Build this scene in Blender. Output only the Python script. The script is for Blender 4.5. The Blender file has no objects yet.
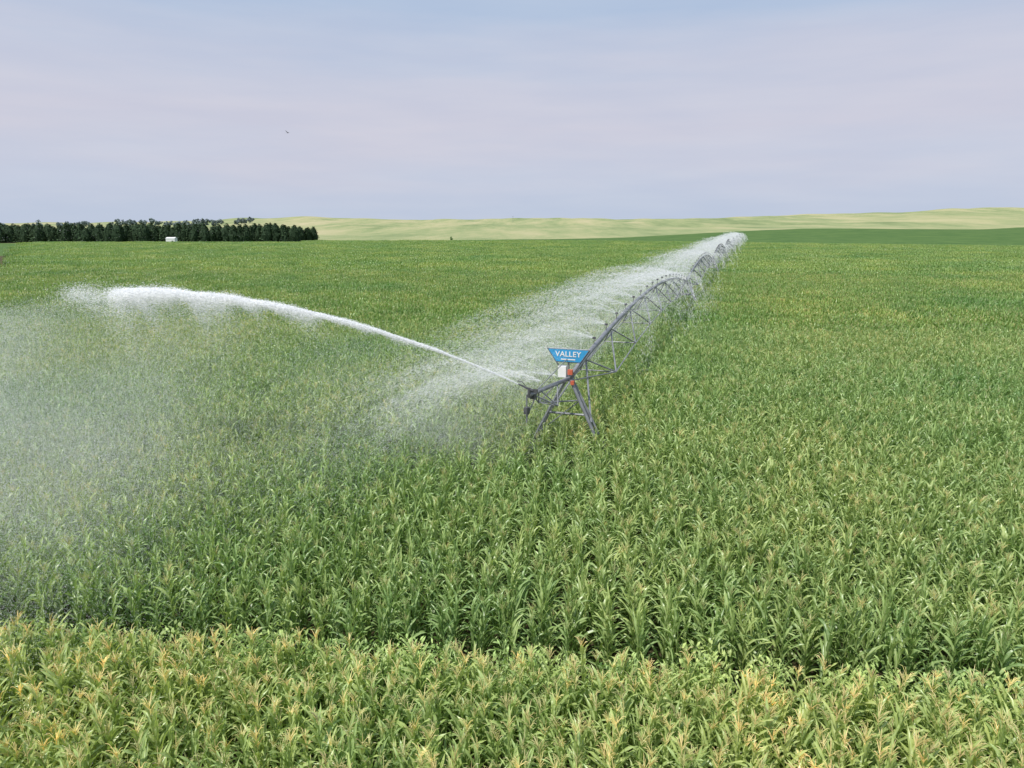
import bpy, math, numpy as np
from mathutils import Vector
scene = bpy.context.scene
R = math.radians
rng = np.random.default_rng(7)

# ------------------------------------------------------------------ helpers
def make_mesh(name, V, F, cols=None, smooth=False):
    me = bpy.data.meshes.new(name)
    me.from_pydata([tuple(map(float, v)) for v in V], [], F)
    if cols is not None:
        a = me.color_attributes.new("Col", 'FLOAT_COLOR', 'POINT')
        arr = np.ones((len(V), 4), dtype=np.float32)
        arr[:, :3] = np.array(cols, dtype=np.float32)
        a.data.foreach_set("color", arr.ravel())
    if smooth:
        me.polygons.foreach_set("use_smooth", [True]*len(me.polygons))
    me.update()
    return me

def add_obj(name, me, mat=None, parent=None):
    ob = bpy.data.objects.new(name, me)
    if mat: me.materials.append(mat)
    scene.collection.objects.link(ob)
    if parent: ob.parent = parent
    return ob

def add_empty(name, loc=(0, 0, 0)):
    e = bpy.data.objects.new(name, None)
    e.location = loc
    scene.collection.objects.link(e)
    return e

def newmat(name):
    m = bpy.data.materials.new(name); m.use_nodes = True
    nt = m.node_tree; nt.nodes.clear()
    out = nt.nodes.new("ShaderNodeOutputMaterial")
    return m, nt, out

def N(nt, t, **kw):
    n = nt.nodes.new(t)
    for k, v in kw.items(): setattr(n, k, v)
    return n

def ramp(nt, stops):
    r = N(nt, "ShaderNodeValToRGB")
    els = r.color_ramp.elements
    while len(els) < len(stops): els.new(0.5)
    for e, (p, c) in zip(els, stops):
        e.position = p; e.color = (*c, 1)
    return r

def noise(nt, vec, scale, detail=3, rough=0.55):
    n = N(nt, "ShaderNodeTexNoise")
    n.inputs["Scale"].default_value = scale
    n.inputs["Detail"].default_value = detail
    n.inputs["Roughness"].default_value = rough
    nt.links.new(vec, n.inputs["Vector"])
    return n

def mixrgb(nt, a, b, fac, blend='MIX'):
    m = N(nt, "ShaderNodeMix", data_type='RGBA', blend_type=blend)
    for val, idx in ((fac, 0), (a, 6), (b, 7)):
        if isinstance(val, (float, int)): m.inputs[idx].default_value = val
        elif isinstance(val, tuple): m.inputs[idx].default_value = (*val, 1)
        else: nt.links.new(val, m.inputs[idx])
    return m.outputs[2]

def math_n(nt, op, a, b=None, c=None, clamp=False):
    m = N(nt, "ShaderNodeMath", operation=op); m.use_clamp = clamp
    for i, v in enumerate((a, b, c)):
        if v is None: continue
        if isinstance(v, (float, int)): m.inputs[i].default_value = v
        else: nt.links.new(v, m.inputs[i])
    return m.outputs[0]

def simple_mat(name, col, rough=0.6, metal=0.0, nscale=6.0, var=0.25):
    m, nt, out = newmat(name)
    p = N(nt, "ShaderNodeBsdfPrincipled")
    g = N(nt, "ShaderNodeNewGeometry")
    n = noise(nt, g.outputs["Position"], nscale, 4)
    a = tuple(c*(1-var) for c in col); b = tuple(min(1, c*(1+var)) for c in col)
    r = ramp(nt, [(0.3, a), (0.7, b)])
    nt.links.new(n.outputs[0], r.inputs[0])
    nt.links.new(r.outputs[0], p.inputs["Base Color"])
    p.inputs["Roughness"].default_value = rough
    p.inputs["Metallic"].default_value = metal
    nt.links.new(p.outputs[0], out.inputs[0])
    return m

# ------------------------------------------------------------------ materials
def foliage_mat(name, trans=0.33, rough=0.36, patch=0.42, spec=0.6):
    m, nt, out = newmat(name)
    at = N(nt, "ShaderNodeAttribute", attribute_name="Col")
    g = N(nt, "ShaderNodeNewGeometry")
    oi = N(nt, "ShaderNodeObjectInfo")
    n1 = noise(nt, g.outputs["Position"], 0.045, 4, 0.6)
    n2 = noise(nt, g.outputs["Position"], 0.5, 3, 0.6)
    c = at.outputs["Color"]
    r1 = ramp(nt, [(0.32, (0.74, 0.88, 0.85)), (0.68, (1.34, 1.12, 1.1))])
    nt.links.new(n1.outputs[0], r1.inputs[0])
    c = mixrgb(nt, c, r1.outputs[0], patch*2, 'MULTIPLY')
    r2 = ramp(nt, [(0.3, (0.80, 0.85, 0.8)), (0.7, (1.18, 1.1, 1.15))])
    nt.links.new(n2.outputs[0], r2.inputs[0])
    c = mixrgb(nt, c, r2.outputs[0], 0.9, 'MULTIPLY')
    r3 = ramp(nt, [(0.0, (0.78, 0.86, 0.85)), (1.0, (1.22, 1.12, 1.1))])
    nt.links.new(oi.outputs["Random"], r3.inputs[0])
    c = mixrgb(nt, c, r3.outputs[0], 0.8, 'MULTIPLY')
    p = N(nt, "ShaderNodeBsdfPrincipled")
    p.inputs["Roughness"].default_value = rough
    p.inputs["Specular IOR Level"].default_value = spec
    nt.links.new(c, p.inputs["Base Color"])
    t = N(nt, "ShaderNodeBsdfTranslucent")
    tc = mixrgb(nt, c, (1.15, 1.22, 0.65), 1.0, 'MULTIPLY')
    nt.links.new(tc, t.inputs[0])
    ms = N(nt, "ShaderNodeMixShader"); ms.inputs[0].default_value = trans
    nt.links.new(p.outputs[0], ms.inputs[1]); nt.links.new(t.outputs[0], ms.inputs[2])
    nt.links.new(ms.outputs[0], out.inputs[0])
    return m

corn_mat = foliage_mat("corn_leaf")
tree_mat = foliage_mat("tree_foliage", trans=0.1, rough=0.8, patch=0.1, spec=.2)
weed_mat = foliage_mat("weed_leaf", trans=0.3, rough=0.6)
steel = simple_mat("galvanized_steel", (0.21, 0.22, 0.235), 0.5, 0.15, 3.0, 0.3)
dark_rubber = simple_mat("tire_rubber", (0.03, 0.03, 0.03), 0.8)
blue_paint = simple_mat("blue_sign_paint", (0.04, 0.30, 0.58), 0.45, 0, 5, 0.12)
white_paint = simple_mat("white_paint", (0.78, 0.78, 0.76), 0.5, 0, 5, 0.05)
orange_paint = simple_mat("orange_paint", (0.55, 0.12, 0.06), 0.5, 0, 5, 0.1)
dark_metal = simple_mat("dark_metal", (0.09, 0.09, 0.10), 0.5, 0.2)

def water_mat():
    m, nt, out = newmat("water_droplets")
    d = N(nt, "ShaderNodeBsdfDiffuse"); d.inputs[0].default_value = (0.98, 0.985, 0.985, 1)
    t = N(nt, "ShaderNodeBsdfTranslucent"); t.inputs[0].default_value = (0.98, 0.985, 0.985, 1)
    ms = N(nt, "ShaderNodeMixShader"); ms.inputs[0].default_value = 0.5
    nt.links.new(d.outputs[0], ms.inputs[1]); nt.links.new(t.outputs[0], ms.inputs[2])
    nt.links.new(ms.outputs[0], out.inputs[0])
    return m
water = water_mat()

# ------------------------------------------------------------------ ground
def sstep(a, b, x):
    t = np.clip((x-a)/(b-a), 0, 1); return t*t*(3-2*t)
kpx = np.array([-900, -200, 0, 100, 200, 250, 300, 350, 400, 500, 560, 620, 700, 760, 820, 900, 950, 985, 1024, 1200, 1900])
kel = np.array([3, 2, 1, 2, 3.5, 6, 7.5, 6.5, 5, 5.5, 6.5, 5.5, 6.0, 7.5, 10, 12, 15.5, 16.5, 15.5, 14, 10.])
kx = (kpx-512)/718*2200
def terr(x, y):
    H = 10.6 + np.interp(x*2200/np.maximum(abs(y), 1500), kx, kel)/700*2200
    Y = np.abs(y)
    w = 140*np.sin(x/310.)+90*np.sin(x/137.+1)
    prof = 0.30*sstep(650, 1150, Y+w) + 0.30*sstep(1150, 1650, Y+w*1.4+60*np.sin(x/61.)) + 0.40*sstep(1750, 2200, Y+0.3*w)
    z = H*prof
    z = z + (2.4*np.sin(x/95.+Y/130.)*np.sin(x/53.-Y/210.+2) + 1.3*np.sin(x/31.+Y/77.)+.6*np.sin(x/17.-Y/43.))*sstep(700, 1100, Y)
    z = z*(1-0.5*sstep(2300, 3600, Y)) 
    z = z + 6.0*sstep(60, 330, x)*sstep(330, 600, y)*(1-sstep(650, 900, y))
    return z
az = np.radians(np.concatenate([np.arange(-52, 52, 0.3), np.arange(52, 308, 4.0)]))
rad = np.concatenate([np.geomspace(4, 280, 26), np.arange(300, 3000, 28), np.geomspace(3100, 12000, 12)])
A, RR = np.meshgrid(az, rad)
X = RR*np.sin(A); Y = RR*np.cos(A); Z = terr(X, Y)
V = [(0, 0, 0)]+list(zip(X.ravel(), Y.ravel(), Z.ravel()))
na, nr = len(az), len(rad); F = []
for j in range(na): F.append((0, 1+(j+1) % na, 1+j))
for i in range(nr-1):
    for j in range(na):
        k = (j+1) % na
        F.append((1+i*na+j, 1+i*na+k, 1+(i+1)*na+k, 1+(i+1)*na+j))
def ground_mat():
    m, nt, out = newmat("ground_surface")
    g = N(nt, "ShaderNodeNewGeometry")
    sp = N(nt, "ShaderNodeSeparateXYZ"); nt.links.new(g.outputs["Position"], sp.inputs[0])
    x, y = sp.outputs[0], sp.outputs[1]
    ns = noise(nt, g.outputs["Position"], 3.0, 6)
    soil = ramp(nt, [(0.3, (0.05, 0.045, 0.022)), (0.7, (0.12, 0.10, 0.055))]); nt.links.new(ns.outputs[0], soil.inputs[0])
    nc = noise(nt, g.outputs["Position"], 0.06, 8, 0.75)
    crop = ramp(nt, [(0.3, (0.05, 0.11, 0.028)), (0.7, (0.11, 0.18, 0.05))]); nt.links.new(nc.outputs[0], crop.inputs[0])
    mp = N(nt, "ShaderNodeMapping"); mp.inputs["Scale"].default_value = (1, 0.22, 2)
    nt.links.new(g.outputs["Position"], mp.inputs[0])
    npn = noise(nt, mp.outputs[0], 0.009, 12, 0.75)
    pr = ramp(nt, [(0.34, (0.16, 0.21, 0.09)), (0.46, (0.26, 0.30, 0.14)), (0.55, (0.36, 0.355, 0.185)), (0.68, (0.47, 0.41, 0.25))])  # tan and green prairie; aerial haze and fold shading mixed into the tones
    nt.links.new(npn.outputs[0], pr.inputs[0])
    sm = math_n(nt, 'MULTIPLY', math_n(nt, 'SUBTRACT', y, 245.0), 0.1, clamp=True)
    c1 = mixrgb(nt, soil.outputs[0], crop.outputs[0], sm)
    nb = noise(nt, g.outputs["Position"], 0.02, 3)
    yend = math_n(nt, 'ADD', math_n(nt, 'MULTIPLY_ADD', math_n(nt, 'MAXIMUM', x, -200.0), 0.55, 520.0), math_n(nt, 'MULTIPLY', nb.outputs[0], 25.0))
    pm = math_n(nt, 'MULTIPLY', math_n(nt, 'SUBTRACT', y, yend), 0.12, clamp=True)
    c2 = mixrgb(nt, c1, pr.outputs[0], pm)
    p = N(nt, "ShaderNodeBsdfPrincipled"); p.inputs["Roughness"].default_value = 0.95
    p.inputs["Specular IOR Level"].default_value = 0.1
    nt.links.new(c2, p.inputs["Base Color"])
    nt.links.new(p.outputs[0], out.inputs[0])
    return m
add_obj("ground", make_mesh("ground", V, F, smooth=True), ground_mat())

# ------------------------------------------------------------------ corn plants
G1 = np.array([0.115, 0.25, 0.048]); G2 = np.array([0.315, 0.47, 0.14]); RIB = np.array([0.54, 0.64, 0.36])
def leaf(V, F, C, base, a, L, W, ph0, ph1, segs, cols3, col, r):
    d = np.array([math.sin(a), math.cos(a), 0.]); wv = np.array([math.cos(a), -math.sin(a), 0.])
    up = np.array([0, 0, 1.])
    p = np.array(base, float); st = L/segs; tw = r.uniform(-0.9, 0.9); b0 = len(V); sway = r.uniform(-.25, .25)
    for i in range(segs+1):
        s = i/segs
        ph = ph0+(ph1-ph0)*s**1.5
        t = math.sin(ph)*d+math.cos(ph)*up + wv*sway*s
        n = -math.cos(ph)*d+math.sin(ph)*up
        w = W*0.5*min(1.0, 0.45+s*3.0)*max(0.02, (1-s**2.2))
        an = tw*s; wd = wv*math.cos(an)+n*math.sin(an)
        wob = 0.012*math.sin(s*14+a*3)
        cc = col*(0.85+0.3*s)
        if cols3:
            V.append(p-wd*w+n*(w*0.45+wob)); V.append(p.copy()); V.append(p+wd*w+n*(w*0.45-wob))
            C += [cc, cc*0.5+RIB*0.5, cc]
            if i < segs:
                q = b0+i*3
                F.append((q, q+1, q+4, q+3)); F.append((q+1, q+2, q+5, q+4))
        else:
            V.append(p-wd*w+n*wob); V.append(p+wd*w-n*wob); C += [cc, cc]
            if i < segs:
                q = b0+i*2; F.append((q, q+1, q+3, q+2))
        p = p+t*st
def stick(V, F, C, a, b, w0, w1, col):
    a = np.array(a, float); b = np.array(b, float); d = b-a; d /= np.linalg.norm(d)+1e-9
    x = np.cross(d, [0.3, 0.8, 0.1]); x /= np.linalg.norm(x); y = np.cross(d, x)
    q = len(V)
    for k in range(3):
        an = k*2*math.pi/3; V.append(a+(x*math.cos(an)+y*math.sin(an))*w0); C.append(col)
    for k in range(3):
        an = k*2*math.pi/3; V.append(b+(x*math.cos(an)+y*math.sin(an))*w1); C.append(col)
    for k in range(3): F.append((q+k, q+(k+1) % 3, q+3+(k+1) % 3, q+3+k))
def corn(V, F, C, r, ox=0, oy=0, h=2.1, tassel=1.0, tcol=(0.4, 0.34, 0.13), lod=0, yellow=0.0, sc=1.0, tw_=1.0):
    lean = r.normal(0, 0.05, 2)
    nl = {0: 12, 1: 8, 2: 7}[lod]; segs = {0: 7, 1: 4, 2: 3}[lod]
    z0 = 0.5 if lod else 0.3
    P = lambda z: np.array([ox+lean[0]*z, oy+lean[1]*z, z])
    if lod < 2: stick(V, F, C, P(0), P(h), 0.014, 0.007, np.array([0.22, 0.32, 0.10]))
    base_a = r.uniform(0, 2*math.pi)
    for i in range(nl):
        f = i/(nl-1)
        z = z0+(h-0.10-z0)*f**0.85
        a = base_a+i*math.pi+r.normal(0, 0.4)
        L = (0.80-0.34*max(0, f-0.45)/0.55)*r.uniform(0.8, 1.12)
        W = (0.078 if lod == 0 else 0.094 if lod == 1 else 0.12)*r.uniform(0.8, 1.2)*(1-0.15*max(0, f-.6))
        ph0 = R(r.uniform(10, 30)+9*(1-f)); ph1 = R(r.uniform(50, 155)-50*max(0, f-0.6)*2)
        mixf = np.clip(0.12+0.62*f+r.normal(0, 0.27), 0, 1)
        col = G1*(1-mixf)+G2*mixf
        col = col*(1-yellow)+np.array([0.52, 0.62, 0.19])*yellow
        leaf(V, F, C, P(z), a, L*sc, W*sc, ph0, ph1, segs, lod == 0, col, r)
    if r.random() < tassel:
        tc = np.array(tcol)*r.uniform(0.8, 1.2)
        top = P(h+0.28*r.uniform(.6, 1.1))
        w = (0.0065 if lod == 0 else 0.011 if lod == 1 else 0.018)*tw_
        stick(V, F, C, P(h-0.05), top, w, w*0.5, tc)
        nb = {0: 9, 1: 5, 2: 3}[lod]
        for k in range(nb):
            a = r.uniform(0, 2*math.pi); s = P(h+r.uniform(-.02, 0.12)); l = r.uniform(0.10, 0.20)
            e = s+np.array([math.cos(a)*l*0.55, math.sin(a)*l*0.55, l*0.85])
            stick(V, F, C, s, e, w*0.8, w*0.6, tc)
            if lod == 0:
                e2 = e+np.array([math.cos(a)*l*0.3, math.sin(a)*l*0.3, 0.01]); stick(V, F, C, e, e2, w*0.6, w*0.3, tc)

def variants(cname, n, fn, mat):
    col = bpy.data.collections.new(cname)
    for i in range(n):
        V, F, C = [], [], []
        fn(V, F, C, np.random.default_rng(100+i*13+len(cname)), i)
        me = make_mesh("%s_plant" % cname, V, F, C); me.materials.append(mat)
        ob = bpy.data.objects.new("%s_plant_%02d" % (cname, i), me)
        col.objects.link(ob)
    return col

def scatter(name, col, nvar, pts, rot, scl):
    pts = np.asarray(pts, float); n = len(pts)
    me = bpy.data.meshes.new(name)
    me.vertices.add(n); me.vertices.foreach_set("co", pts.astype(np.float32).ravel())
    a = me.attributes.new("rot", 'FLOAT_VECTOR', 'POINT'); a.data.foreach_set("vector", np.asarray(rot, np.float32).ravel())
    a = me.attributes.new("scl", 'FLOAT_VECTOR', 'POINT'); a.data.foreach_set("vector", np.asarray(scl, np.float32).ravel())
    a = me.attributes.new("idx", 'INT', 'POINT'); a.data.foreach_set("value", rng.integers(0, nvar, n).astype(np.int32))
    ob = add_obj(name, me)
    ng = bpy.data.node_groups.new(name+"_scatter", 'GeometryNodeTree')
    ng.interface.new_socket("Geometry", in_out='INPUT', socket_type='NodeSocketGeometry')
    ng.interface.new_socket("Geometry", in_out='OUTPUT', socket_type='NodeSocketGeometry')
    gi = ng.nodes.new("NodeGroupInput"); go = ng.nodes.new("NodeGroupOutput")
    ci = ng.nodes.new("GeometryNodeCollectionInfo"); ci.inputs["Collection"].default_value = col
    ci.inputs["Separate Children"].default_value = True; ci.inputs["Reset Children"].default_value = True
    ip = ng.nodes.new("GeometryNodeInstanceOnPoints"); ip.inputs["Pick Instance"].default_value = True
    def na_(nm, t):
        q = ng.nodes.new("GeometryNodeInputNamedAttribute"); q.data_type = t; q.inputs["Name"].default_value = nm
        return q.outputs["Attribute"]
    ng.links.new(gi.outputs[0], ip.inputs["Points"]); ng.links.new(ci.outputs[0], ip.inputs["Instance"])
    ng.links.new(na_("idx", 'INT'), ip.inputs["Instance Index"])
    e2r = ng.nodes.new("FunctionNodeEulerToRotation")
    ng.links.new(na_("rot", 'FLOAT_VECTOR'), e2r.inputs[0]); ng.links.new(e2r.outputs[0], ip.inputs["Rotation"])
    ng.links.new(na_("scl", 'FLOAT_VECTOR'), ip.inputs["Scale"])
    ng.links.new(ip.outputs[0], go.inputs[0])
    md = ob.modifiers.new("scatter", 'NODES'); md.node_group = ng
    return ob

RD = np.array([1.0, -0.103]); RD /= np.linalg.norm(RD); RN = np.array([-RD[1], RD[0]])
rowang = math.atan2(RD[1], RD[0])
def edge_y(x, y): return x*RN[0]+y*RN[1]
E0 = edge_y(0, 12.75)
GAP = 1.25
def field_end(x): return np.where(x < -110, 362, np.where(x < 40, 396, 396-(x-40)*0.62))

def rows(v0, v1, dv, du, keep, jit=0.05):
    out = []
    for v in np.arange(v0, v1, dv):
        W = abs(v)*0.78+10
        u = np.arange(-W, W, du); u = u+rng.normal(0, du*0.2, len(u))
        vv = v+rng.normal(0, jit, len(u))
        P = np.stack([u*RD[0]+vv*RN[0], u*RD[1]+vv*RN[1]], 1)
        out.append(P[keep(P[:, 0], P[:, 1])])
    P = np.concatenate(out); return np.column_stack([P, np.zeros(len(P))])
def cols_(u0, u1, v0, v1, du, dv, keep):
    u = np.arange(u0, u1, du); v = np.arange(v0, v1, dv)
    U_, V_ = np.meshgrid(u, v); U_ = U_+rng.normal(0, .10, U_.shape); V_ = V_+rng.normal(0, dv*.4, V_.shape)
    k = np.abs(U_) < V_*0.78+8
    U_, V_ = U_[k], V_[k]
    P = np.stack([U_*RD[0]+V_*RN[0], U_*RD[1]+V_*RN[1]], 1); P = P[keep(P[:, 0], P[:, 1])]
    return np.column_stack([P, np.zeros(len(P))])
def rs(n, h0=1, hs=0.06, tilt=0.05):
    rot = np.column_stack([rng.normal(0, tilt, n), rng.normal(0, tilt, n), rng.uniform(0, 2*math.pi, n)])
    s = rng.normal(h0, hs, n); return rot, np.column_stack([s, s, s*rng.normal(1, 0.03, n)])

main = variants("corn", 12, lambda V, F, C, r, i: corn(V, F, C, r, h=2.15, tassel=0.7 if i % 3 == 0 else 0.0, tcol=(0.54, 0.57, 0.27)), corn_mat)
NEAR = 60
P = cols_(-60, 60, E0+GAP, NEAR, 0.74, 0.155, lambda x, y: y < 200)
rot, sc = rs(len(P))
und = 1+0.04*np.sin(P[:, 0]*0.35+P[:, 1]*0.2)*np.sin(P[:, 1]*0.31); sc *= und[:, None]
scatter("corn_field", main, 12, P, rot, sc)
front = variants("tasseled_corn", 10, lambda V, F, C, r, i: corn(V, F, C, r, h=1.95, tassel=1.0, tcol=(0.78, 0.72, 0.38), yellow=0.55, tw_=1.25), corn_mat)
P = rows(E0-7.5, E0-0.1, 0.66, 0.15, lambda x, y: y > 3.5, .1)
rot, sc = rs(len(P)); scatter("tasseled_corn_field", front, 10, P, rot, sc)

def patch(lod, nu, nv, du, dv, sc):
    def f(V, F, C, r, i):
        for a in range(nu):
            for b in range(nv):
                corn(V, F, C, r, ox=(a-nu/2+.5)*du+r.normal(0, .11), oy=(b-nv/2+.5)*dv+r.normal(0, .09), h=2.15*r.normal(1, 0.05), tassel=0.42, tcol=(0.54, 0.57, 0.28), lod=lod, sc=sc)
    return f
mid = variants("corn_mid", 8, patch(1, 4, 14, 0.74, 0.21, 1.0), corn_mat)
far = variants("corn_far", 8, patch(2, 8, 18, 0.75, 0.33, 1.2), corn_mat)
MIDEND = 130
def grid_patches(v0, v1, dv, du):
    out = []
    for v in np.arange(v0, v1, dv):
        n = int((v*.8+12)/du); u = np.arange(-n, n+1)*du+rng.uniform(-.5, .5)*du
        out.append(np.stack([u*RD[0]+v*RN[0], u*RD[1]+v*RN[1]], 1))
    P = np.concatenate(out); P = P[P[:, 1] < field_end(P[:, 0])]
    return np.column_stack([P, np.zeros(len(P))])
P = grid_patches(NEAR+1.4, MIDEND, 2.94, 2.96)
n = len(P); rot = np.zeros((n, 3)); rot[:, 2] = rowang+rng.integers(0, 2, n)*math.pi
s = rng.normal(1, 0.03, n); scatter("corn_field", mid, 8, P, rot, np.column_stack([np.ones(n), np.ones(n), s]))
P = grid_patches(MIDEND+2.0, 440, 5.94, 6.0)
P[:, 2] = terr(P[:, 0], P[:, 1])
n = len(P); rot = np.zeros((n, 3)); rot[:, 2] = rowang+rng.integers(0, 2, n)*math.pi
s = rng.normal(1, 0.03, n); scatter("corn_field", far, 8, P, rot, np.column_stack([np.ones(n), np.ones(n), s]))

# weeds along the strip edge
def weed(V, F, C, r, i):
    for k in range(330):
        a = r.uniform(0, 2*math.pi); q = r.uniform(0, 1)**.5*0.42; z = r.uniform(0.3, 1.72)*(1-0.3*q)
        base = (math.cos(a)*q, math.sin(a)*q, z)
        col = np.array([0.42, 0.58, 0.21])*r.uniform(.65, 1.3)
        leaf(V, F, C, base, r.uniform(0, 6.28), r.uniform(.07, .14), r.uniform(.035, .06), R(r.uniform(20, 60)), R(r.uniform(70, 120)), 2, False, col, r)
    for k in range(6):
        a = r.uniform(0, 6.28); q = r.uniform(0, .25); stick(V, F, C, (0, 0, 0), (math.cos(a)*q, math.sin(a)*q, r.uniform(1.2, 1.8)), .01, .004, np.array([.15, .2, .07]))
wc = variants("weed", 5, weed, weed_mat)
n = 120; u = np.sort(rng.uniform(-20, 20, n)); v = E0+0.20+rng.normal(0, 0.14, n)
P = np.column_stack([u*RD[0]+v*RN[0], u*RD[1]+v*RN[1], np.zeros(n)])
rot, sc = rs(n, 1.06, 0.12, 0.1); scatter("weeds", wc, 5, P, rot, sc)
def grass(V, F, C, r, i):
    for k in range(60):
        a = r.uniform(0, 6.28); q = r.uniform(0, .3)
        leaf(V, F, C, (math.cos(a)*q, math.sin(a)*q, 0), r.uniform(0, 6.28), r.uniform(.3, .8), .02, R(r.uniform(5, 30)), R(r.uniform(40, 100)), 3, False, np.array([.18, .30, .08])*r.uniform(.7, 1.3), r)
gc = variants("grass", 4, grass, weed_mat)
n = 500; u = rng.uniform(-20, 20, n); v = E0+rng.uniform(0.2, GAP, n)
P = np.column_stack([u*RD[0]+v*RN[0], u*RD[1]+v*RN[1], np.zeros(n)])
rot, sc = rs(n, 1, .2, .1); scatter("grass", gc, 4, P, rot, sc)

# ------------------------------------------------------------------ irrigation machine
def tube(V, F, pts, r, n=8, cap=True):
    pts = [np.array(p, float) for p in pts]
    q0 = len(V)
    for i, p in enumerate(pts):
        d = (pts[min(i+1, len(pts)-1)]-pts[max(i-1, 0)]); d /= np.linalg.norm(d)
        ref = np.array([0, 0, 1.]) if abs(d[2]) < 0.9 else np.array([1., 0, 0])
        x = np.cross(d, ref); x /= np.linalg.norm(x); y = np.cross(x, d)
        rr = r[i] if isinstance(r, (list, tuple)) else r
        for k in range(n):
            a = 2*math.pi*k/n; V.append(p+(x*math.cos(a)+y*math.sin(a))*rr)
    for i in range(len(pts)-1):
        for k in range(n):
            F.append((q0+i*n+k, q0+i*n+(k+1) % n, q0+(i+1)*n+(k+1) % n, q0+(i+1)*n+k))
    if cap:
        F.append(tuple(q0+k for k in range(n))[::-1]); F.append(tuple(q0+(len(pts)-1)*n+k for k in range(n)))
def box(V, F, c, ax, ay, az_, sx, sy, sz):
    q = len(V); c = np.array(c, float)
    for i in (-1, 1):
        for j in (-1, 1):
            for k in (-1, 1): V.append(c+np.array(ax)*i*sx/2+np.array(ay)*j*sy/2+np.array(az_)*k*sz/2)
    for f in ((0, 1, 3, 2), (4, 6, 7, 5), (0, 4, 5, 1), (2, 3, 7, 6), (0, 2, 6, 4), (1, 5, 7, 3)): F.append(tuple(q+i for i in f))

T0 = np.array([2.34, 28.3, 0]); U = np.array([0.3200, 0.948, 0]); U /= np.linalg.norm(U); PP = np.array([U[1], -U[0], 0]); UP = np.array([0, 0, 1.])
SP = 54.4; NS = 7; HP = 4.4; BOW = 1.65
def zz(t): return HP+BOW*4*t*(1-t)
pivot = add_empty("center_pivot_irrigation_system")
def at(s): s = min(s, SP*NS-1e-6); return T0+U*s+UP*zz((s % SP)/SP)
V, F = [], []; VT, FT = [], []
for k in range(NS):
    pts = [T0+U*(k+i/24)*SP+UP*zz(i/24) for i in range(25)]
    tube(V, F, pts, 0.115 if k < 2 else .14, 10)
    nb = 9
    lowL, lowR = [pts[0]-UP*.1], [pts[0]-UP*.1]
    rr = 0.04 if k < 1 else 0.055
    for j in range(1, nb):
        t = j/nb; s = (k+t)*SP
        dep = 1.5; h_ = SP/nb/2
        L = T0+U*s-PP*0.9+UP*(zz(t)-dep); Rr = T0+U*s+PP*0.9+UP*(zz(t)-dep)
        ta = T0+U*(s-h_)+UP*(zz(t-.5/nb)-.08); tb = T0+U*(s+h_)+UP*(zz(t+.5/nb)-.08)
        for q_ in (L, Rr):
            tube(VT, FT, [ta, q_], rr, 5); tube(VT, FT, [tb, q_], rr, 5)
        tube(VT, FT, [L, Rr], rr*.8, 5)
        lowL.append(L); lowR.append(Rr)
    lowL.append(pts[-1]-UP*.1); lowR.append(pts[-1]-UP*.1)
    tube(VT, FT, lowL, rr*.8, 5); tube(VT, FT, lowR, rr*.8, 5)
add_obj("span_pipe", make_mesh("span_pipe", V, F, smooth=True), steel, pivot)
add_obj("span_trusses", make_mesh("span_trusses", VT, FT), steel, pivot)
V, F = [], []; VW, FW = [], []; VB, FB = [], []
for k in range(NS+1):
    c = T0+U*SP*k; w = 0.07 if k < 1 else .11
    if k == NS:
        for a in (-1, 1):
            for b in (-1, 1): tube(V, F, [c+UP*HP, c+PP*a*1.6+U*b*1.6], w, 6)
        tube(V, F, [c, c+UP*(HP+.3)], .1, 8); continue
    for b in (-1, 1):
        base = c+PP*b*1.85+UP*.85
        tube(V, F, [c+UP*(HP-.02)+PP*b*.12+U*.12, base+U*.35], w, 6)
        tube(V, F, [c+UP*(HP-.02)+PP*b*.12-U*.12, base-U*.35], w, 6)
        m1 = c+UP*(HP-1.5)+PP*b*.78
        tube(V, F, [m1+U*.18, m1-U*.18], .03, 6)
        tube(V, F, [c+PP*b*1.0+UP*2.6, c+U*3.2+UP*(zz(3.2/SP)-.1)], w*.6, 6)
        wc_ = c+PP*b*2.0+UP*.68; q = len(VW); n = 24
        prof = [(-.14, .42), (-.17, .6), (-.13, .68), (.13, .68), (.17, .6), (.14, .42)]
        for i in range(n):
            an = 2*math.pi*i/n
            lug = 0.03 if i % 2 else 0
            for (o, r_) in prof: VW.append(wc_+U*o+(PP*math.cos(an)+UP*math.sin(an))*(r_+(lug if r_ > .65 else 0)))
        m = len(prof)
        for i in range(n):
            for j in range(m-1): FW.append((q+i*m+j, q+i*m+j+1, q+((i+1) % n)*m+j+1, q+((i+1) % n)*m+j))
        for o in (-.06, .06):
            q = len(V); V.append(wc_+U*o*1.5)
            for i in range(n): an = 2*math.pi*i/n; V.append(wc_+U*o+(PP*math.cos(an)+UP*math.sin(an))*.43)
            for i in range(n): F.append((q, q+1+i, q+1+(i+1) % n))
    tube(V, F, [c-PP*2.0+UP*.85, c+PP*2.0+UP*.85], .11, 6)
    tube(V, F, [c-PP*.78+UP*(HP-1.5), c+PP*.78+UP*(HP-1.5)], w*.7, 6)
    tube(V, F, [c-PP*1.3+UP*(HP-2.45), c+PP*.5+UP*(HP-.9)], .025, 6)
    box(VB, FB, c+UP*(HP+.30)-PP*.25, PP, U, UP, .34, .3, .46)
add_obj("drive_towers", make_mesh("drive_towers", V, F), steel, pivot)
add_obj("wheels", make_mesh("wheels", VW, FW), dark_rubber, pivot)
add_obj("control_boxes", make_mesh("control_boxes", VB, FB), white_paint, pivot)
OV = np.array([-0.56, -0.82, 0]); OV /= np.linalg.norm(OV); OP = np.array([OV[1], -OV[0], 0])
c = T0+UP*HP; g = c+OV*3.0-UP*.1
V, F = [], []
tube(V, F, [c, g], .085, 10)
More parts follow.
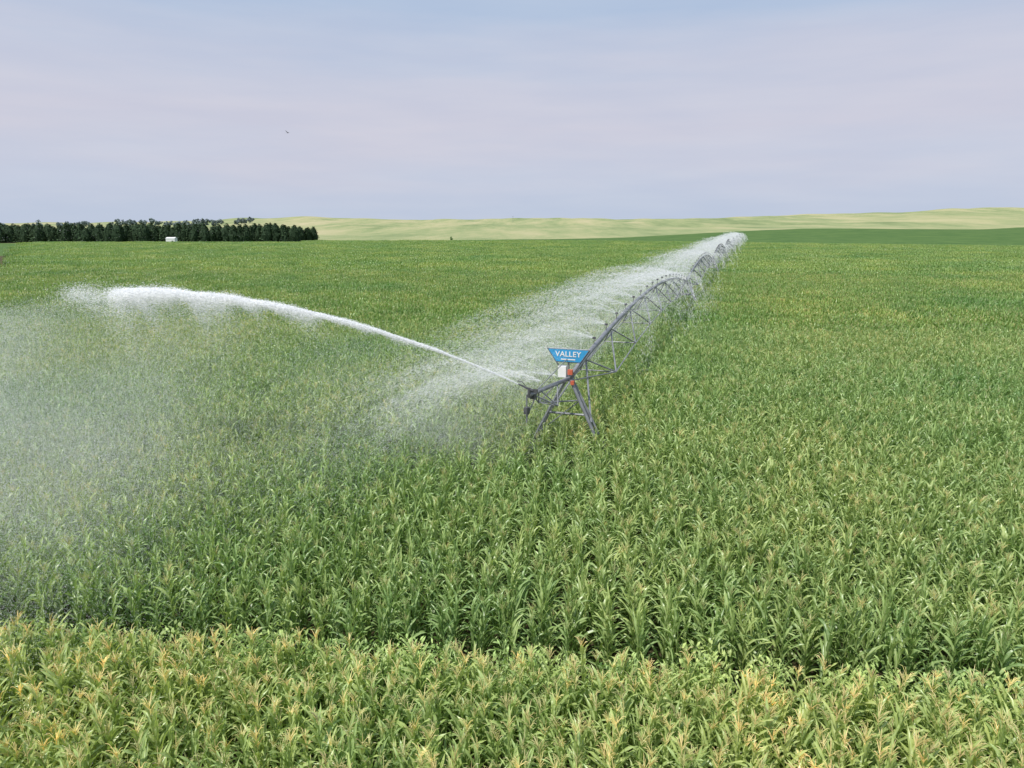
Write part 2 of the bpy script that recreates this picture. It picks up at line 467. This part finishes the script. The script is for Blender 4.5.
tube(V, F, [c+UP*.9, g-OV*.3], .02, 5)
for b in (-1, 1):
    k1 = c+OV*1.6+OP*b*.45-UP*.75
    tube(V, F, [c-UP*.9+PP*b*.45, k1, g-OV*.2], .034, 6)
    tube(V, F, [k1, c+OV*.9], .028, 6); tube(V, F, [k1, c+OV*2.3], .028, 6)
tube(V, F, [c+OV*1.6+OP*.45-UP*.75, c+OV*1.6-OP*.45-UP*.75], .022, 6)
tube(V, F, [c+UP*.0, c+UP*.95], .04, 6)
tube(V, F, [g+OP*.1, g+OP*.1-UP*1.1], .035, 6); tube(V, F, [g-OV*.6, g+OP*.1-UP*.9], .025, 6)
add_obj("overhang", make_mesh("overhang", V, F), steel, pivot)
V, F = [], []
tube(V, F, [g+UP*-.1, g+UP*.28], .06, 8)
JD = np.array([-0.985, 0.05, 0.0]); JD /= np.linalg.norm(JD); el = R(24.5)
jd = JD*math.cos(el)+UP*math.sin(el)
tube(V, F, [g+UP*.24-jd*.15, g+UP*.24, g+UP*.24+jd*.45], [.06, .05, .025], 8)
tube(V, F, [g+UP*.30+jd*.15, g+UP*.40+jd*.3, g+UP*.34+jd*.5], .015, 5)
box(V, F, g+UP*.26-jd*.22, JD, OP, UP, .16, .14, .14)
box(V, F, g-UP*.62+OP*.1, OV, OP, UP, .2, .16, .26)
box(V, F, g-UP*.1-OV*.3, OV, OP, UP, .18, .2, .2)
add_obj("end_gun", make_mesh("end_gun", V, F), dark_metal, pivot)
sc_ = c+UP*.98-U*.12
V, F = [], []
for o in (-.012, .012):
    for (a, z) in ((-.84, .25), (.84, .25), (.50, -.25), (-.50, -.25)): V.append(sc_+PP*a+UP*z+U*o)
F += [(0, 1, 2, 3), (7, 6, 5, 4), (0, 4, 5, 1), (1, 5, 6, 2), (2, 6, 7, 3), (3, 7, 4, 0)]
add_obj("sign_panel", make_mesh("sign_panel", V, F), blue_paint, pivot)
V, F = [], []
for b in (-1, 1): tube(V, F, [c+PP*b*.05, sc_+PP*b*.90+UP*.28+U*.05], .028, 6)
tube(V, F, [sc_-PP*.90+UP*.275+U*.03, sc_+PP*.90+UP*.275+U*.03], .025, 6)
tube(V, F, [sc_-PP*.50-UP*.27+U*.03, sc_+PP*.50-UP*.27+U*.03], .02, 6)
add_obj("sign_frame", make_mesh("sign_frame", V, F), steel, pivot)
V, F = [], []
box(V, F, c+UP*.32+PP*.12-U*.2, PP, U, UP, .2, .16, .2); box(V, F, c-UP*.12+PP*.22-U*.2, PP, U, UP, .14, .14, .16)
add_obj("warning_plates", make_mesh("warning_plates", V, F), orange_paint, pivot)
tc = bpy.data.curves.new("lettering", 'FONT'); tc.body = "VALLEY"; tc.size = .31; tc.align_x = 'CENTER'; tc.align_y = 'CENTER'; tc.extrude = .004
tc.materials.append(white_paint); tc.offset = 0.004; tc.space_character = 1.05
to = bpy.data.objects.new("lettering", tc); scene.collection.objects.link(to); to.parent = pivot
to.location = tuple(sc_-U*.022+UP*.06); to.rotation_euler = (R(90), 0, math.atan2(PP[1], PP[0]))
V, F = [], []; box(V, F, sc_-U*.02-UP*.15, PP, U, UP, .6, .01, .045); add_obj("sign_stripe", make_mesh("sign_stripe", V, F), white_paint, pivot)
V, F = [], []; heads = []
s = 2.0
while s < SP*NS:
    b = at(s); h = b+UP*.42
    sc1 = 1 if s < 110 else 1.6
    if s < 200:
        tube(V, F, [b, h], .018*sc1, 5); box(V, F, h, PP, U, UP, .16*sc1, .07*sc1, .1*sc1)
    heads.append((s, h)); s += 2.9
for i in range(2): heads.append((-1, c+OV*(1+i*1.2)+UP*.3))
add_obj("sprinkler_heads", make_mesh("sprinkler_heads", V, F), dark_metal, pivot)

# ------------------------------------------------------------------ water
def droplets(name, C, D, L, W, parent=None):
    n = len(C); C = np.asarray(C); D = D/(np.linalg.norm(D, axis=1)[:, None]+1e-9)
    r = rng.normal(size=(n, 3)); Pp = np.cross(D, r); Pp /= np.linalg.norm(Pp, axis=1)[:, None]+1e-9
    L = np.broadcast_to(L, (n,))[:, None]; W = np.broadcast_to(W, (n,))[:, None]
    co = np.stack([C-D*L/2, C+Pp*W/2, C+D*L/2, C-Pp*W/2], 1).reshape(-1, 3).astype(np.float32)
    me = bpy.data.meshes.new(name)
    me.vertices.add(4*n); me.vertices.foreach_set("co", co.ravel())
    me.loops.add(4*n); me.loops.foreach_set("vertex_index", np.arange(4*n, dtype=np.int32))
    me.polygons.add(n); me.polygons.foreach_set("loop_start", np.arange(0, 4*n, 4, dtype=np.int32))
    me.update(calc_edges=True); me.validate()
    return add_obj(name, me, water, parent)
spray = add_empty("water_spray")
def ball(p0, d, v0, t, k=0.35, gr=9.8):
    e = (1-np.exp(-k*t))/k
    pos = p0+d*(v0*e)[:, None]; pos[:, 2] -= gr/k*(t-e)
    vel = d*(v0*np.exp(-k*t))[:, None]; vel[:, 2] -= gr*e
    return pos, vel
noz = g+UP*.24+jd*.45
v0 = 20.5; KD = .12
def stream(n, tmax, power, rad0, rad1, sizeL, sizeW, down):
    t = tmax*rng.uniform(0, 1, n)**power
    pos, vel = ball(noz, jd, v0, t, KD)
    f = t/tmax
    lump = 1+0.5*np.sin(t*31)+.4*np.sin(t*57+1)+.3*np.sin(t*103)
    sp = (rad0+(rad1-rad0)*f**1.3)*(1+.2*np.sin(t*43))
    off = rng.normal(size=(n, 3))*sp[:, None]*0.5
    ex_ = rng.exponential(1, n)
    off[:, 2] = off[:, 2]*.7 - ex_*down*f**1.6*lump
    off[:, 1] -= rng.exponential(1, n)*down*.6*f**1.3
    off[:, 0] += ex_*down*.6*f**1.3
    return pos+off, vel, sizeL*(1+f), sizeW*(1+f*.5)
a = stream(70000, 0.84, .8, .025, .15, .05, .009, .03)
b = stream(70000, 0.87, .62, .05, .32, .04, .009, .30)
e = stream(16000, 0.97, .25, .05, .55, .03, .008, .55)
droplets("jet_core", a[0], a[1], a[2], a[3], spray)
droplets("jet_breakup", b[0], b[1], b[2], b[3], spray)
droplets("jet_tail", e[0], e[1], e[2], e[3], spray)
n = 500000
t = 1.2*rng.uniform(0.03, 1, n)**.8
pos, vel = ball(noz, jd, v0, t, KD)
hh = np.maximum(pos[:, 2]-1.7, .2)
drift = .04+.96*rng.uniform(0, 1, n)**.9
pos = pos+np.column_stack([-3.5*drift+rng.normal(0, .9, n), -6.0*drift**1.1*rng.uniform(.2, 1.4, n), -drift*hh+rng.normal(0, .2, n)])
D = np.column_stack([rng.normal(-.35, .15, n), rng.normal(-.2, .1, n), -np.ones(n)])
dens = np.sin(pos[:, 0]*.9+1.3*np.sin(pos[:, 2]*.5))*.5+.5
k = (rng.uniform(0, 1, n) < (.5+.5*dens)*(.40+.60*np.minimum(1, t))) & (pos[:, 2] > 1.2)
droplets("falling_spray", pos[k], D[k], .028, .0066, spray)
n1_, n2_, n3_ = 400000, 430000, 130000
cx = np.concatenate([rng.normal(-20.0, 4.8, n1_), rng.normal(-13.8, 2.7, n2_), rng.normal(-2.6, 2.0, n3_)])
cy = np.concatenate([rng.normal(25, 4.0, n1_), rng.normal(17.4, 3.3, n2_), rng.normal(26.8, 1.4, n3_)])
cz = 1.3+np.abs(rng.normal(0, 1, n1_+n2_+n3_))*np.concatenate([np.full(n1_, 2.8), np.full(n2_, 2.3), np.full(n3_, 1.6)])
n = len(cx)
pos = np.column_stack([cx, cy, cz]); D = np.column_stack([rng.normal(-.3, .4, n), rng.normal(-.2, .4, n), -np.ones(n)])
den = .5+.5*np.sin(cx*.8+.6*cz+np.sin(cy*.7)*1.5)*np.sin(cz*.9+cy*.5+1)
k = (cy > 9.5) & (rng.uniform(0, 1, n) < .5+.5*den)
droplets("drifting_mist", pos[k], D[k], .018, .0080, spray)
CC, DD, LL, WW = [], [], [], []
wind = np.array([-1.0, -0.25, 0])
for (s, h) in heads:
    dist = 28+max(s, 0)*.95; lod = max(1, dist/34)
    nj = int(18 if s < 60 else 11)
    for j in range(nj):
        side = 1 if rng.uniform() < .20 and s > 8 else -1
        a_ = rng.normal(0, .75 if s > 8 else .45); d = PP*side*math.cos(a_)+U*math.sin(a_)
        e_ = R(rng.uniform(2, 22)); d = d*math.cos(e_)+UP*math.sin(e_)
        n = int((430 if side < 0 else 260)/lod**1.42)+4; T = rng.uniform(.7, 1.1)
        t = T*rng.uniform(0, 1, n)**.85
        vv = rng.uniform(8.0, 13.0) if side < 0 else rng.uniform(4, 9)
        pos, vel = ball(h, d, vv, t, .75)
        f = t/T
        pos = pos+wind*(1.7*t**2)[:, None]+rng.normal(size=(n, 3))*(.015+.16*f**1.5)[:, None]
        pos[:, 2] -= rng.exponential(1, n)*.22*f**1.5
        kk = pos[:, 2] > 1.7
        CC.append(pos[kk]); DD.append((vel+wind*2)[kk]); m = kk.sum()
        LL.append(np.full(m, .11*lod**.7)); WW.append(np.full(m, .0078*lod**1.0))
droplets("sprinkler_spray", np.concatenate(CC), np.concatenate(DD), np.concatenate(LL), np.concatenate(WW), spray)
n = 350000
s = np.where(rng.uniform(size=n) < .6, rng.exponential(17, n)-2.5, rng.uniform(0, SP*NS, n))
off = -np.abs(rng.normal(0, 3.8, n))-np.where(s < 20, .5, -.4)+rng.normal(0, .5, n)
zz_ = 4.6-np.abs(off)*.16+rng.normal(0, .8, n)
pos = T0+U*s[:, None]+PP*off[:, None]; pos[:, 2] = np.maximum(zz_, 1.9)
lod = np.maximum(1, (28+np.maximum(s, 0))/36)
D = np.column_stack([np.full(n, -1.)+rng.normal(0, .3, n), rng.normal(-.2, .2, n), rng.normal(-.6, .3, n)])
droplets("pipe_mist", pos, D, .028*lod**.75, .0070*lod**.85, spray)

# ------------------------------------------------------------------ trees
def conifer(V, F, C, x, y, z, h, r):
    stick(V, F, C, (x, y, z), (x, y, z+h*.9), .22, .05, np.array([.05, .04, .03]))
    rb = h*r.uniform(.30, .42)
    q = len(V); m = 9
    for j, (fz, fr) in enumerate(((.03, .8), (.38, .85), (.68, .62), (.88, .28))):
        for i in range(m):
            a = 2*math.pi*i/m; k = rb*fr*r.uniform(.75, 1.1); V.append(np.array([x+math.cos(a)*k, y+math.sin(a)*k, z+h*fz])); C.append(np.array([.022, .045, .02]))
    for j in range(3):
        for i in range(m): F.append((q+j*m+i, q+j*m+(i+1) % m, q+(j+1)*m+(i+1) % m, q+(j+1)*m+i))
    for i in range(340):
        f = r.uniform(0, 1); a = r.uniform(0, 6.28)
        rad_ = rb*(1-f**2.2)**.8*r.uniform(.5, 1.12)+.1
        cz = z+h*(.03+.93*f)
        c_ = np.array([x+math.cos(a)*rad_, y+math.sin(a)*rad_, cz])
        L = r.uniform(.6, 1.3)*(1-.3*f); o = np.array([math.cos(a), math.sin(a), r.uniform(-.5, .4)])
        w = np.array([-math.sin(a), math.cos(a), r.uniform(-.3, .3)])*L*.6
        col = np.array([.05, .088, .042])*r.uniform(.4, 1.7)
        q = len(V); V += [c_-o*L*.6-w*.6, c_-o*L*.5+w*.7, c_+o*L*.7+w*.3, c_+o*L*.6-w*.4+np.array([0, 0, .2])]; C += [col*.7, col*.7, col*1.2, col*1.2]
        F.append((q, q+1, q+2, q+3))
def broadleaf(V, F, C, x, y, z, h, r, base, n=160, sq=1.0, leafs=1.0):
    stick(V, F, C, (x, y, z), (x, y, z+h*.7), h*.02, h*.008, np.array([.09, .07, .05]))
    for kk in range(4):
        a = r.uniform(0, 6.28); stick(V, F, C, (x, y, z+h*.3), (x+math.cos(a)*h*.25, y+math.sin(a)*h*.25, z+h*.65), h*.01, h*.004, np.array([.09, .07, .05]))
    lobes = [(r.normal(0, h*.16*sq), r.normal(0, h*.16), h*r.uniform(.3, .8), h*r.uniform(.16, .26)) for _ in range(6)]
    for i in range(n):
        lx, ly, lz, lr = lobes[r.integers(0, 6)]; d = r.normal(size=3); d /= np.linalg.norm(d)
        c_ = np.array([x+lx, y+ly, z+lz])+d*lr*r.uniform(.5, 1.05)
        w1 = np.cross(d, r.normal(size=3)); w1 /= np.linalg.norm(w1); w2 = np.cross(d, w1)+d*.4
        L = h*r.uniform(.05, .10)*leafs; col = np.array(base)*r.uniform(.55, 1.5)
        q = len(V); V += [c_-w1*L, c_-w2*L, c_+w1*L, c_+w2*L]; C += [col]*4; F.append((q, q+1, q+2, q+3))
r = np.random.default_rng(5)
V, F, C = [], [], []
for row in range(3):
    x = -360.+row*1.7
    while x < -129+row*4:
        conifer(V, F, C, x+r.normal(0, .9), 432+row*7+r.normal(0, 1.4), 0, r.uniform(8.6, 12.4), r); x += r.uniform(2.8, 5.2)
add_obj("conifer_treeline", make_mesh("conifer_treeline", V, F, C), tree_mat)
V, F, C = [], [], []
x = -960.
while x < -480:
    yy = 1300+r.normal(0, 40); dens = 3 if x > -640 else 9
    z = float(terr(np.array([x]), np.array([yy]))[0])
    broadleaf(V, F, C, x, yy, z-1, r.uniform(8, 15), r, (.15, .20, .20), 120, 1.6, 1.5); x += r.exponential(dens)+2  # leaf colour paled and blued to paint in aerial haze
add_obj("distant_treeline", make_mesh("distant_treeline", V, F, C), tree_mat)
V, F, C = [], [], []
broadleaf(V, F, C, 0, 0, 0, 3.2, r, (.16, .24, .09), 300)
ob = add_obj("broadleaf_tree", make_mesh("broadleaf_tree", V, F, C), tree_mat); ob.location = (-40, 470, 0)
shed = add_empty("white_shed", (-193, 405, 0)); ex, ey = np.array([1., 0, 0]), np.array([0, 1., 0])
V, F = [], []; box(V, F, (0, 0, 1.6), ex, ey, UP, 5, 3.4, 3.2); add_obj("walls", make_mesh("walls", V, F), white_paint, shed)
V = [(-2.6, -1.9, 3.2), (2.6, -1.9, 3.2), (2.6, 0, 3.9), (-2.6, 0, 3.9), (-2.6, 1.9, 3.2), (2.6, 1.9, 3.2)]; F = [(0, 1, 2, 3), (3, 2, 5, 4), (0, 3, 4), (1, 5, 2)]
add_obj("roof", make_mesh("roof", V, F), white_paint, shed)
V, F = [], []; box(V, F, (1.2, -1.72, 1.0), ex, ey, UP, 1, .05, 2.0); add_obj("door", make_mesh("door", V, F), dark_metal, shed)
zp = float(terr(np.array([2.]), np.array([1500.]))[0])
V, F = [], []; tube(V, F, [(2, 1500, zp-1), (2, 1500, zp+13)], .22, 6); tube(V, F, [(-.5, 1500, zp+12), (4.5, 1500, zp+12)], .15, 6)
add_obj("utility_pole", make_mesh("utility_pole", V, F), steel)
V = [(0, -.18, 0), (.05, 0, .03), (0, .2, 0), (-.05, 0, .03), (0, 0, -.05), (.3, -.02, .12), (.3, .06, .12), (-.3, -.02, .12), (-.3, .06, .12), (.05, .08, .02), (-.05, .08, .02), (.06, .3, 0), (-.06, .3, 0)]
F = [(0, 1, 3), (1, 2, 3), (0, 4, 1), (0, 3, 4), (1, 4, 2), (3, 2, 4), (1, 5, 6, 9), (3, 10, 8, 7), (2, 11, 12)]
ob = add_obj("bird", make_mesh("bird", V, F), dark_metal); ob.location = (-22.4, 73.8, 19.6); ob.rotation_euler = (0, .2, 1.0)

# ------------------------------------------------------------------ world, sun, camera
w = bpy.data.worlds.new("World"); scene.world = w; w.use_nodes = True
nt = w.node_tree; nt.nodes.clear()
out = N(nt, "ShaderNodeOutputWorld"); bg = N(nt, "ShaderNodeBackground"); bg.inputs[1].default_value = 0.1
sky = N(nt, "ShaderNodeTexSky", sky_type='NISHITA'); sky.sun_disc = False
sky.sun_elevation = R(56); sky.sun_rotation = R(225); sky.dust_density = 2.0; sky.air_density = 1.0
tcn = N(nt, "ShaderNodeTexCoord"); sp = N(nt, "ShaderNodeSeparateXYZ"); nt.links.new(tcn.outputs["Generated"], sp.inputs[0])
mp = N(nt, "ShaderNodeMapping"); mp.inputs["Scale"].default_value = (1.2, 1.2, 9.0); mp.inputs["Rotation"].default_value = (0.0, 0.06, 0)
nt.links.new(tcn.outputs["Generated"], mp.inputs[0])
n1 = noise(nt, mp.outputs[0], 1.6, 5, 0.5); n2 = noise(nt, mp.outputs[0], 5.0, 4, 0.5)
zz2 = math_n(nt, 'ADD', sp.outputs[2], math_n(nt, 'MULTIPLY_ADD', n1.outputs[0], 0.16, -0.08))
S = lambda c: tuple((((v/255)+.055)/1.055)**2.4 for v in c)
rp = ramp(nt, [(0.0, S((198, 208, 227))), (0.05, S((202, 209, 227))), (0.12, S((211, 210, 224))), (0.19, S((206, 209, 225))), (0.27, S((185, 201, 225))), (1.0, S((190, 205, 228)))])
nt.links.new(zz2, rp.inputs[0])
r2 = ramp(nt, [(0.3, (0.93, 0.95, 0.98)), (0.7, (1.0, 1.0, 1.0))]); nt.links.new(n2.outputs[0], r2.inputs[0])
cl = mixrgb(nt, rp.outputs[0], r2.outputs[0], 1.0, 'MULTIPLY')
cl = mixrgb(nt, cl, (10., 10., 10.), 1.0, 'MULTIPLY')
fin = mixrgb(nt, sky.outputs[0], cl, 0.94)
nt.links.new(fin, bg.inputs[0]); nt.links.new(bg.outputs[0], out.inputs[0])

sl = bpy.data.lights.new("sun", 'SUN'); sl.energy = 4.3; sl.angle = R(1.5); sl.color = (1, .96, .90)
so = bpy.data.objects.new("sun", sl); scene.collection.objects.link(so)
e_, a_ = R(56), R(225); dv = Vector((math.sin(a_)*math.cos(e_), math.cos(a_)*math.cos(e_), math.sin(e_)))
so.rotation_euler = dv.to_track_quat('Z', 'Y').to_euler()
cam = bpy.data.cameras.new("camera"); co = bpy.data.objects.new("camera", cam); scene.collection.objects.link(co)
cam.sensor_width = 36; cam.lens = 24.6; cam.clip_end = 20000; cam.clip_start = .1
co.location = (0, 0, 10.6); co.rotation_euler = (R(90-12.8), 0, 0); scene.camera = co
scene.view_settings.view_transform = 'Standard'; scene.view_settings.look = 'None'; scene.view_settings.exposure = 0
